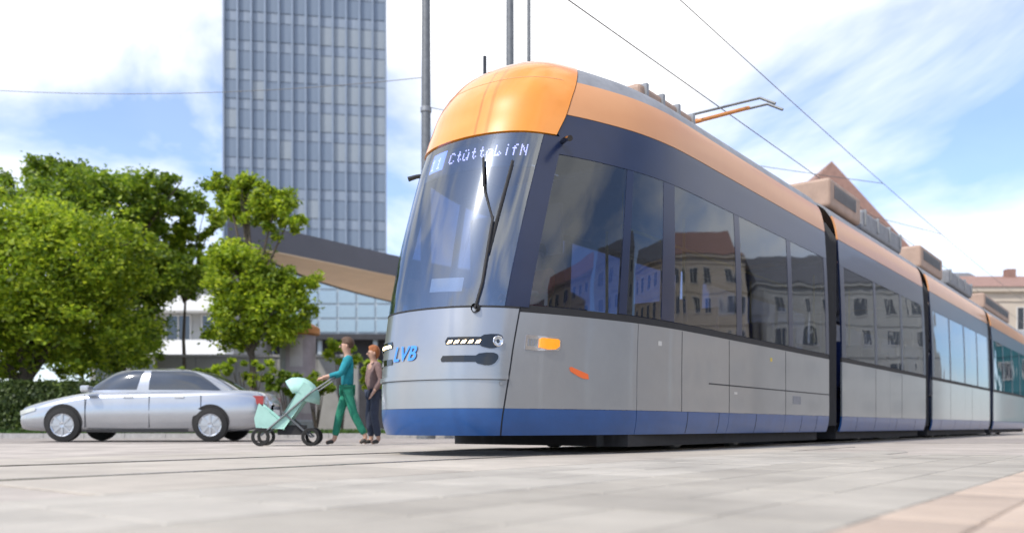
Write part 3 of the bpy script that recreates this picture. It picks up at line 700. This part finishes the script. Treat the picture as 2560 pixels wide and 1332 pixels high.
# row of old houses on the right
def house(px, Y, wd, storeys, wallm, roofm, roof, label, rz=0, x=None, gh=3.0, depth=11):
    x = gp(px, Y) if x is None else x
    r = empty('town_house', (x, Y, 0), rz, label=label, cat='building', group='old town houses along the street behind the tram')
    h = storeys*3.2+.6
    MB().box(-wd/2, wd/2, 0, depth, 0, h).build('wall', wallm, r)
    MB().box(-wd/2-.2, wd/2+.2, -.3, depth+.2, h, h+.35).build('cornice', wallm, r)
    if roof == 'gable':
        vs_ = [(-wd/2-.3, -.4, h+.35), (wd/2+.3, -.4, h+.35), (wd/2+.3, depth+.3, h+.35), (-wd/2-.3, depth+.3, h+.35), (0, -.4, h+.35+gh), (0, depth+.3, h+.35+gh)]
        fs = [(0, 4, 5, 3), (1, 2, 5, 4), (0, 1, 4), (2, 3, 5), (0, 3, 2, 1)]
    elif roof == 'pitch':
        vs_ = [(-wd/2-.2, -.4, h+.35), (wd/2+.2, -.4, h+.35), (wd/2+.2, depth+.3, h+.35), (-wd/2-.2, depth+.3, h+.35), (-wd/2-.2, depth/2, h+.35+gh), (wd/2+.2, depth/2, h+.35+gh)]
        fs = [(0, 1, 5, 4), (2, 3, 4, 5), (0, 4, 3), (1, 2, 5), (0, 3, 2, 1)]
    else:
        vs_ = None
    if vs_:
        ro = link('roof', mesh('roof', vs_, fs, roofm), r)
        MB().box(-.35, .35, -.3, .3, 0, 1.6).build('chimney', M['redroof'], ro, loc=(wd*.22, depth*.45, h+gh*.55))
    else:
        ro = MB().box(-wd/2+.6, wd/2-.6, .8, depth-.5, h+.35, h+.35+gh*.7).build('roof', roofm, r)
    nb_ = max(2, int(wd/2.3))
    f1, p1 = window_meshes(1.15, 1.75, M['wpane'], M['wframe'])
    for j in range(storeys):
        MB().box(-wd/2-.05, wd/2+.05, -.08, -.003, j*3.2+3.1, j*3.2+3.3).build('string_course', wallm, r)
        for i in range(nb_): add_window(r, f1, p1, (-wd/2+(i+.5)*wd/nb_, -.03, .95+j*3.2))
    return r
house(2075, 70, 15, 4, M['cream'], M['redroof'], 'gable', 'beige house with a tall steep red gable rising above the tram roof', gh=8.5)
house(2330, 66, 11.5, 3, M['sand'], M['greyroof'], 'pitch', 'sandstone house with slate roof just right of the red gabled house', gh=2.8)
house(2560, 62, 8.5, 3, M['cream'], M['redroof'], 'pitch', 'beige house with low red brown roof at the right edge', gh=1.8)
house(0, 60, 7, 3, M['teal'], M['teal'], 'flat', 'dark teal glazed block rising behind the right hand houses', x=46, gh=2)
ROW = [(54, 50, 14, 4, 'greyr', 'greyroof', 'grey rendered house with slate roof beyond the teal block'), (60, 36, 14, 5, 'cream', 'redroof', 'beige five storey house with red roof, reflected in the tram windows'),
       (64, 21, 15, 5, 'sand', 'greyroof', 'sandstone five storey house with slate roof, reflected in the tram windows'), (65, 5, 15, 6, 'greyr', 'greyroof', 'grey six storey house across the square from the tram side'),
       (63, -11, 15, 6, 'sand', 'redroof', 'tall sandstone house with red roof across the square'), (58, -27, 15, 5, 'cream', 'greyroof', 'beige house with slate roof behind and right of the camera'), (50, -42, 15, 6, 'greyr', 'redroof', 'grey house with red roof at the far end of the row behind the camera')]
for k_, (x, Y, wd, st, wm, rm, lb_) in enumerate(ROW):
    house(0, Y, wd, st, M[wm], M[rm], 'pitch', lb_, x=x, rz=-math.radians(72-0*k_) if k_ < 3 else -math.radians(90+8*(k_-2)), gh=4)

# ------------------------------------------------------------------ vegetation
def leaf_mesh(name, blobs, n, size, m, seed):
    r = random.Random(seed); v_ = []; f_ = []
    tot = sum(b[3]*b[4]*b[5] for b in blobs)
    for (cx, cy, cz, rx, ry, rz_) in blobs:
        k = int(n*rx*ry*rz_/tot)
        subs = []
        for _ in range(max(22, int(k/110))):
            th = r.uniform(0, 2*PI); ph = math.acos(r.uniform(-1, 1)); q = r.uniform(.35, 1)**.6
            subs.append((cx+rx*q*math.sin(ph)*math.cos(th), cy+ry*q*math.sin(ph)*math.sin(th), cz+rz_*q*math.cos(ph), r.uniform(.14, .32)*min(rx, rz_)))
        for _ in range(k):
            sx2, sy2, sz2, sr = r.choice(subs)
            g = [r.gauss(0, .55) for _ in range(3)]
            p = Vector((sx2+g[0]*sr, sy2+g[1]*sr, sz2+g[2]*sr*.8)); s_ = size*r.uniform(.6, 1.3)
            a = Vector((r.gauss(0, 1), r.gauss(0, 1), r.gauss(0, .6))).normalized(); b_ = a.cross(Vector((r.gauss(0, 1), r.gauss(0, 1), r.gauss(0, 1)))).normalized()
            q0 = len(v_); v_ += [p-a*s_, p+b_*s_*.5, p+a*s_, p-b_*s_*.5]; f_.append((q0, q0+1, q0+2, q0+3))
    return mesh(name, v_, f_, m)
def tree(loc, H, r, blobs, n, size, m, label, seed, cat='tree', group=None):
    t = empty('tree', loc, label=label, cat=cat, group=group); rr_ = random.Random(seed)
    MB().tube([(0, 0, -.1), (.05, .02, H*.25), (-.04, .05, H*.5), (.06, 0, H*.75)], [r, r*.8, r*.6, r*.35], 10).build('trunk', M['bark'], t, True)
    lb_ = MB()
    for (cx, cy, cz, rx, ry, rz_) in blobs:
        z0 = max(H*.2, cz-rz_*1.2); z0 = min(z0, H*.7)
        for q in range(3):
            e = (cx+rr_.uniform(-.5, .5)*rx, cy+rr_.uniform(-.5, .5)*ry, cz+rr_.uniform(-.2, .6)*rz_)
            lb_.tube([(0, 0, z0), (e[0]*.5, e[1]*.5, (z0+e[2])/2+.1), e], [r*.45, r*.28, r*.08], 6)
    lb_.build('limbs', M['bark'], t, True)
    link('crown', leaf_mesh('crown', blobs, n, size, m, seed), t)
    return t
def B(px, py, Y, wx, wy, dy=None, base=(0, 0)):
    # blob from photo-scale measures, converted to metres at distance Y, relative to a trunk base
    x = gp(px, Y); z = (1065-py)*Y/2100+.3; return (x-base[0], 0, z, wx*Y/2100, (dy or wx*.8)*Y/2100, wy*Y/2100)
def mk(px, Y, spec, H, r, n, size, m, label, seed):
    b = (gp(px, Y), Y); tree((b[0], Y, .1), H, r, [B(p[0], p[1], Y, p[2], p[3], base=b) for p in spec], n, size, m, label, seed)
mk(60, 24, [(60, 700, 260, 190), (190, 660, 190, 130), (-80, 640, 220, 170), (140, 840, 240, 110), (-60, 850, 220, 120), (320, 620, 90, 60)], 6.5, .22, 72000, .08, M['leaf'], 'big broad leafy tree filling the left edge', 11)
mk(300, 29, [(250, 530, 200, 100), (420, 500, 120, 55), (340, 690, 190, 70), (270, 800, 140, 120), (130, 480, 140, 70), (240, 880, 160, 60)], 8.0, .2, 64000, .085, M['leafd'], 'darker tree with a loose crown between the left edge tree and the tower', 12)
mk(630, 25, [(610, 710, 95, 95), (690, 780, 90, 90), (570, 650, 50, 45), (740, 720, 60, 50), (600, 820, 90, 70), (640, 510, 100, 60), (700, 560, 70, 45), (585, 480, 60, 45)], 5.4, .13, 40000, .075, M['leaf'], 'bright lime green tree whose loose top crosses the foot of the tower', 13)
mk(460, 31, [(460, 680, 130, 42), (540, 665, 60, 40), (420, 600, 90, 40), (500, 560, 80, 40)], 6.8, .10, 17000, .09, M['leaf'], 'small airy tree in front of the white balcony building', 15)
def shrub(px, py, Y, wx, wy, label, seed, m='leaf', n=2500):
    x = gp(px, Y); t = empty('shrub', (x, Y, .1), label=label, cat='shrub'); z = (1065-py)*Y/2100+.2
    sb_ = MB()
    for q in range(6):
        a = q*1.05; sb_.tube([(0, 0, -.05), (math.cos(a)*wx*.4*Y/2100, math.sin(a)*.2, z)], [.03, .01], 5)
    sb_.build('stem', M['bark'], t)
    link('foliage', leaf_mesh('foliage', [(0, 0, z, wx*Y/2100, wx*.7*Y/2100, wy*Y/2100)], n, .07, M[m], seed), t)
shrub(855, 885, 27, 45, 40, 'rounded green shrub behind the person in teal', 31)
shrub(930, 950, 25, 30, 50, 'yellow green shrub at the front corner of the tram', 32)
shrub(620, 930, 23, 90, 35, 'low wide lime shrub in front of the grey wall', 33)
shrub(500, 950, 23, 80, 30, 'low darker shrub behind the car roof', 34, 'leafd')
shrub(720, 960, 23, 60, 32, 'low green shrub at the foot of the advertising column', 35, 'leafd')
shrub(790, 970, 24, 50, 34, 'small shrub right of the advertising column', 36)
# hedge along the left, dark
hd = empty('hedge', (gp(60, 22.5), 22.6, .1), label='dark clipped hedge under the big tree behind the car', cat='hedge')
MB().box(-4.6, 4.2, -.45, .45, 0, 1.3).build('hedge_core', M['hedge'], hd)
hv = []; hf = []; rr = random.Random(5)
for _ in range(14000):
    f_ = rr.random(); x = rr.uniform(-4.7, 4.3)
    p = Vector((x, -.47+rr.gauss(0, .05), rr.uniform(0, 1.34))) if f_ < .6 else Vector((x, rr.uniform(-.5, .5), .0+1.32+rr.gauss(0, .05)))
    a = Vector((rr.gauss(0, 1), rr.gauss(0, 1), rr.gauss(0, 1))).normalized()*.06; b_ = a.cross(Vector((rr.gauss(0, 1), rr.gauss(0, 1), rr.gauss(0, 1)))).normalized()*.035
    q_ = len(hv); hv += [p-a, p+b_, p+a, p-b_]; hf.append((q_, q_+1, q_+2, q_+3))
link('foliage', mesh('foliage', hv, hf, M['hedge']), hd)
# grey wall behind shrubs
gw = empty('garden_wall', (gp(600, 31), 31, .1), label='pale grey wall behind the shrubs, left of the advertising column', cat='wall')
wmesh = MB().box(-.74, .74, 0, .25, 0, 2.75).me('wall_panel', M['wallg'])
for i in range(5): o = link('wall_panel', wmesh, gw); o.location = (-2.4+i*1.5, 0, 0)
MB().box(-3.2, 4.4, -.05, .3, 2.752, 2.85).build('coping', M['kerb'], gw)
# grass
gv = []; gf = []
for _ in range(16000):
    x = rr.uniform(-18, 3); y = rr.uniform(20.9, 25.5); h = rr.uniform(.05, .16); a = rr.uniform(0, PI); q_ = len(gv)
    gv += [(x-.02*math.cos(a), y-.02*math.sin(a), .1), (x+.02*math.cos(a), y+.02*math.sin(a), .1), (x+rr.uniform(-.04, .04), y, .1+h)]; gf.append((q_, q_+1, q_+2))
tag(link('grass', mesh('grass', gv, gf, M['grass'])), 'short green grass on the verge behind the car', 'grass', kind='stuff')

# ------------------------------------------------------------------ street furniture
ac = empty('advertising_column', (gp(745, 26.5), 26.5, .1), label='round mauve grey advertising column with an orange brown cap beneath the canopy', cat='advertising column')
MB().lathe([(.0, 0), (.60, 0), (.60, .35), (.56, .40)], 32).build('plinth', M['wallg'], ac, True)
MB().lathe([(.55, .40), (.55, 3.05)], 32).build('drum', M['post2'], ac, True)
for i, (a0, z0, z1, m_) in enumerate(((3.3, .6, 1.7, 'post1'), (4.25, .7, 1.9, 'wallg'), (5.1, .6, 1.6, 'post1'), (3.5, 1.9, 2.9, 'wallg'), (4.5, 2.05, 2.95, 'post1'))):
    v_ = [(.556*math.cos(a0+k*.12), .556*math.sin(a0+k*.12), z) for k in range(7) for z in (z0, z1)]; f_ = [(2*k, 2*k+2, 2*k+3, 2*k+1) for k in range(6)]
    link('poster', mesh('poster', v_, f_, M[m_]), ac)
MB().lathe([(.56, 3.05), (.68, 3.10), (.68, 3.28), (.60, 3.34), (.30, 3.50), (.001, 3.58)], 32).build('cap', M['copper'], ac, True)
def mast(px, Y, r, H, label, arm=None):
    x = gp(px, Y); t = empty('overhead_line_mast', (x, Y, .0), label=label, cat='mast')
    MB().tube([(0, 0, 0), (0, 0, H*.5), (0, 0, H)], [r*1.25, r, r*.8], 16).build('pole', M['darksteel'], t, True)
    MB().lathe([(r*2, 0), (r*2, .05), (r*1.4, .3), (r*1.25, .32)], 16).build('base_collar', M['darksteel'], t, True)
    MB().lathe([(r*.95, 0), (r*1.15, .02), (r*1.15, .12), (r*.95, .14)], 16, 'z', (0, 0, H*.62)).build('clamp', M['steel'], t, True)
    return x, Y, H
m1 = mast(1065, 20, .115, 12.5, 'tall dark mast rising beside the left edge of the orange cap')
m2 = mast(1275, 21, .105, 13.5, 'tall dark mast rising directly behind the orange cap')
m3 = mast(1322, 24, .06, 14.5, 'thin grey mast just right of the one behind the orange cap')
def wire(a, b, sag, label, r=.008, name='overhead_wire'):
    a, b = Vector(a), Vector(b); pts = [a.lerp(b, i/12)-Vector((0, 0, sag*4*(i/12)*(1-i/12))) for i in range(13)]
    o = MB().tube(pts, r, 6).build(name, M['wire'], None, True); tag(o, label, 'wire', 'overhead tram wires'); return o
p0 = TW(-6, 0); p1 = TW(58, 0)
wire((*p0, 5.512), (*p1, 5.512), .0, 'contact wire running straight above the tram and touching its pantograph')
wire((*p0, 7.0), (*p1, 7.0), .5, 'sagging carrier wire above the contact wire')
t1 = TW(17, 0); wire((m1[0], m1[1], 7.9), (*t1, 6.545), .10, 'span wire from the mast beside the orange cap to the track')
t2 = TW(24, 0); wire((m2[0], m2[1], 8.2), (*t2, 6.505), .10, 'span wire from the mast behind the orange cap to the track')
wire((m1[0], m1[1], 8.6), (-17, 21.5, 9.2), .4, 'span wire leaving the left mast across the tower and trees')

# ------------------------------------------------------------------ car
CY_ = 16.9
car = empty('parked_car', (gp(402, CY_), CY_-.2, .004), math.radians(4), label='silver saloon car facing left, behind the tram nose and in front of the hedge', cat='car')
ST = [(-2.32, .60, .50, .50, .30), (-2.26, .68, .58, .70, .26), (-2.05, .75, .66, .82, .22), (-1.6, .86, .78, .88, .20), (-1.0, .96, .90, .90, .19), (-.3, .95, .93, .91, .18), (.6, .96, .95, .91, .18), (1.3, .98, .97, .90, .19), (1.8, 1.01, .97, .87, .22), (2.15, .98, .92, .80, .28), (2.28, .86, .80, .68, .34), (2.33, .74, .66, .50, .40)]
STD = dense(ST, 4)
vs_ = []; fs = []
for (x, top, belt, hw, sill) in STD:
    ring = [(hw*.90, sill), (hw*.985, sill+.10), (hw, (sill+belt)/2), (hw*.985, belt-.10), (hw*.93, belt), (hw*.80, lerp(belt, top, .6)), (hw*.45, top-.008), (0, top)]
    ring = ring+[(-y, z) for y, z in ring[-2::-1]]; vs_ += [(x, y, z) for y, z in ring]
nr = 15
for i in range(len(STD)-1):
    for j in range(nr-1): q_ = i*nr+j; fs.append((q_, q_+1, q_+nr+1, q_+nr))
    fs.append((i*nr+nr-1, i*nr, (i+1)*nr, (i+1)*nr+nr-1))
fs.append(tuple(range(nr))); fs.append(tuple((len(STD)-1)*nr+k for k in range(nr))[::-1])
cm = mesh('body', vs_, fs, M['carp'], True); cb = link('body', cm, car)
def Gc(th, t):
    if t <= 1:
        e = 1-(1-t)**1.25
        ax = lerp(1.52, .72, e); cx = lerp(.30, .22, e); ay = lerp(.83, .62, t**1.2); z = lerp(.93, 1.37, math.sin(t*PI/2)**.9)
    else:
        q = t-1; ax = .72*(1-q)+.001; ay = .62*(1-q)+.001; cx = .22; z = 1.37+.07*math.sin(q*PI/2)
    c, s_ = math.cos(th), math.sin(th); return (cx+ax*math.copysign(abs(c)**.55, c), ay*math.copysign(abs(s_)**.55, s_), z)
def cpan(name, th0, th1, t0, t1, m, n1=14, n2=8, sc_=1.0):
    v_ = []; f_ = []
    for j in range(n2+1):
        for i in range(n1+1):
            x, y, z = Gc(lerp(th0, th1, i/n1), lerp(t0, t1, j/n2)); v_.append((.25+(x-.25)*sc_, y*sc_, z*(1+(sc_-1)*.3)))
    for j in range(n2):
        for i in range(n1): q_ = j*(n1+1)+i; f_.append((q_, q_+1, q_+n1+2, q_+n1+1))
    return link(name, mesh(name, v_, f_, m, True), car)
cpan('roof', 0, 2*PI, .86, 2, M['carp'], 64, 16)
cpan('window_pillars', 0, 2*PI, 0, .87, M['carp'], 64, 8)
D2 = PI/180
cpan('windscreen', 152*D2, 208*D2, .06, .84, M['wpane'], 14, 8, 1.006)
cpan('rear_window', -27*D2, 27*D2, .08, .82, M['wpane'], 14, 8, 1.006)
for a, b in ((-146, -95), (-91, -50), (50, 91), (95, 146)): cpan('side_window', a*D2, b*D2, .07, .80, M['wpane'], 12, 6, 1.008)
for x in (-1.40, 1.30):
    for sg in (-1, 1):
        MB().lathe([(.0, sg*.0), (.345, 0), (.345, sg*.008), (.0, sg*.008)], 28, 'y', (x, sg*.895, .37)).build('wheel_arch', M['tyre'], car, True)
        wh = MB().lathe([(.0, -.09), (.26, -.09), (.315, -.075), (.325, 0), (.315, .075), (.23, .095), (.21, .07)], 28, 'y', (0, 0, 0))
        if sg < 0: wh.v = [(p[0], -p[1], p[2]) for p in wh.v]
        wh = wh.build('wheel', M['tyre'], car, True, loc=(x, sg*.850, .325))
        rb = MB().lathe([(.0, .085), (.05, .09), (.06, .072), (.20, .066)], 20, 'y')
        rb.lathe([(.19, .075), (.215, .085), (.225, .07)], 24, 'y')
        for q in range(8):
            a = q*PI/4; rb.box(-.018, .018, .070, .085, .04, .20, Matrix.Rotation(a, 4, 'Y'))
        if sg < 0: rb.v = [(p[0], -p[1], p[2]) for p in rb.v]
        rb.build('rim', M['carp'], wh)
for sg in (-1, 1):
    MB().box(-.07, .10, -.11, .11, .0, .13).build('mirror', M['carp'], car, loc=(-.95, sg*.98, .93)); bevel(bpy.data.objects[[o.name for o in car.children if o.name.startswith('mirror')][-1]], .04, 3)
    hp_ = []
    for k_ in range(7):
        x = lerp(-2.27, -1.93, k_/6); q_ = min(range(len(STD)-1), key=lambda n_: abs(STD[n_][0]-x)); q_ = q_ if STD[q_][0] <= x or q_ == 0 else q_-1; tt = (x-STD[q_][0])/(STD[q_+1][0]-STD[q_][0]); hw = lerp(STD[q_][3], STD[q_+1][3], tt)
        for z in (.50+.015*k_, .585+.012*k_): hp_.append((x, sg*(hw*.99+.012), z))
    link('headlight', mesh('headlight', hp_, [(2*k_, 2*k_+2, 2*k_+3, 2*k_+1) for k_ in range(6)], M['chrome'], True), car)
    MB().box(-.98, .88, -.008, .008, 0, .05).build('sill_trim', M['rubber'], car, loc=(0, sg*.885, .19))
    MB().box(-.10, .10, -.14, .14, 0, .16).build('tail_light', M['cart'], car, loc=(2.16, sg*.66, .72))
    for x in (-.22, .72): MB().box(-.09, .09, -.012, .012, 0, .025).build('door_handle', M['chrome'], car, loc=(x, sg*.905, .84))
    for x in (-1.0, .17, 1.12): MB().box(-.004, .004, -.006, .006, 0, .62).build('door_gap', M['seam'], car, loc=(x, sg*.904, .27))
MB().box(-.02, .02, -.26, .26, 0, .11).build('number_plate', M['white'], car, loc=(2.335, 0, .52))

# ------------------------------------------------------------------ people and pushchair
PY = 13.3
person((gp(868, PY), PY, .0), math.radians(-75), 1.70, M['tealc'], M['greenc'], M['hair2'], 'person in teal shirt and green trousers walking left, pushing the mint pushchair',
       dict(elr=(.20, -.10, 1.16), wrr=(.17, -.34, 1.10), ell=(-.20, -.10, 1.16), wrl=(-.17, -.34, 1.10), knl=(-.10, -.12, .50), anl=(-.10, -.20, .085), tol=(-.10, -.34, .035), knr=(.09, .10, .50), anr=(.09, .30, .12), tor=(.09, .19, .035)))
person((gp(934, PY+.5), PY+.5, .0), math.radians(-60), 1.62, M['mauve'], M['jeans'], M['hair'], 'person with ginger hair and brownish jacket at the front corner of the tram',
       dict(elr=(.22, .06, 1.14), wrr=(.21, -.08, .92), ell=(-.22, -.03, 1.14), wrl=(-.21, .06, .90), knl=(-.09, -.05, .50), anl=(-.10, .0, .08), tol=(-.11, -.15, .035), knr=(.09, -.02, .50), anr=(.10, .06, .08), tor=(.11, -.09, .035)), True)
dr = person((0, 0, 0), 0, 1.75, M['red'], M['jeans'], M['hair2'], 'driver in a dark red shirt seated behind the tram windscreen',
       dict(elr=(.24, -.10, 1.14), wrr=(.20, -.34, 1.12), ell=(-.24, -.10, 1.14), wrl=(-.20, -.34, 1.12), knl=(-.12, -.42, .95), anl=(-.12, -.45, .52), tol=(-.12, -.60, .48), knr=(.12, -.42, .95), anr=(.12, -.45, .52), tor=(.12, -.60, .48)))
dx, dy = TW(1.75, -.15); dr.location = (dx, dy, .62); dr.rotation_euler = (0, 0, TRZ-PI/2); dr.name = 'person.002'
o = MB().box(-.26, .26, -.26, .22, 1.28, 1.40); o.box(-.24, .24, .20, .30, 1.40, 2.25); o.box(-.06, .06, -.06, .06, .36, 1.29)
o.v = [(1.75+y, -.15-x, z) for x, y, z in o.v]; o.build('driver_seat', M['seat'], tram)
psx, psy = gp(868, PY)-.82, PY-.25
pc = empty('pushchair', (psx, psy, .0), math.radians(8), label='pale mint pushchair in front of the person in teal, behind the car', cat='pushchair')
v_ = []; f_ = []
for i in range(9):
    a = lerp(-.25, 2.15, i/8)
    for j in range(9):
        b = lerp(-1.4, 1.4, j/8); v_.append((.10+.34*math.cos(b)**.7*math.cos(a), .25*math.sin(b), .72+.34*math.cos(b)**.7*math.sin(a)*(1+.02*(i % 2))))
for i in range(8):
    for j in range(8): q_ = i*9+j; f_.append((q_, q_+1, q_+10, q_+9))
hood = link('hood', mesh('hood', v_, f_, M['mint'], True), pc); sm = hood.modifiers.new('s', 'SOLIDIFY'); sm.thickness = .015
sb = MB(); sb.v = [(x, y, z) for (x, z) in ((-.50, .42), (-.44, .62), (-.15, .40), (.22, .95), (.32, .88), (-.08, .26), (-.48, .30)) for y in (-.24, .24)]
sb.f = [(2*i, 2*i+2, 2*i+3, 2*i+1) for i in range(6)]+[(12, 0, 1, 13), (0, 2, 4, 10, 12), (13, 11, 5, 3, 1), (4, 6, 8, 10), (11, 9, 7, 5)]; sb.mi = [0]*len(sb.f)
bevel(sb.build('seat', M['mint'], pc), .02, 2)
bk = MB().box(-.18, .22, -.20, .20, .17, .20); bk.box(-.18, -.16, -.20, .20, .20, .32); bk.box(.20, .22, -.20, .20, .20, .32); bk.box(-.16, .20, -.20, -.18, .20, .32); bk.box(-.16, .20, .18, .20, .20, .32)
bk.build('basket', M['under'], pc)
fb = MB()
for y in (-.26, .26): fb.tube([(.62, y, 1.02), (.30, y, .80), (-.42, y, .16)], .014, 8); fb.tube([(.32, y, .14), (-.10, y, .52)], .014, 8)
fb.tube([(.62, -.26, 1.02), (.66, -.1, 1.05), (.66, .1, 1.05), (.62, .26, 1.02)], .016, 8); fb.tube([(.32, -.26, .14), (.32, .26, .14)], .012, 8)
fb.build('frame', M['darksteel'], pc, True)
for x in (-.42, .32):
    for y in (-.29, .29):
        MB().lathe([(.09, -.02), (.13, -.022), (.14, 0), (.13, .022), (.09, .02)], 22, 'y', (x, y, .14)).build('wheel', M['tyre'], pc, True)
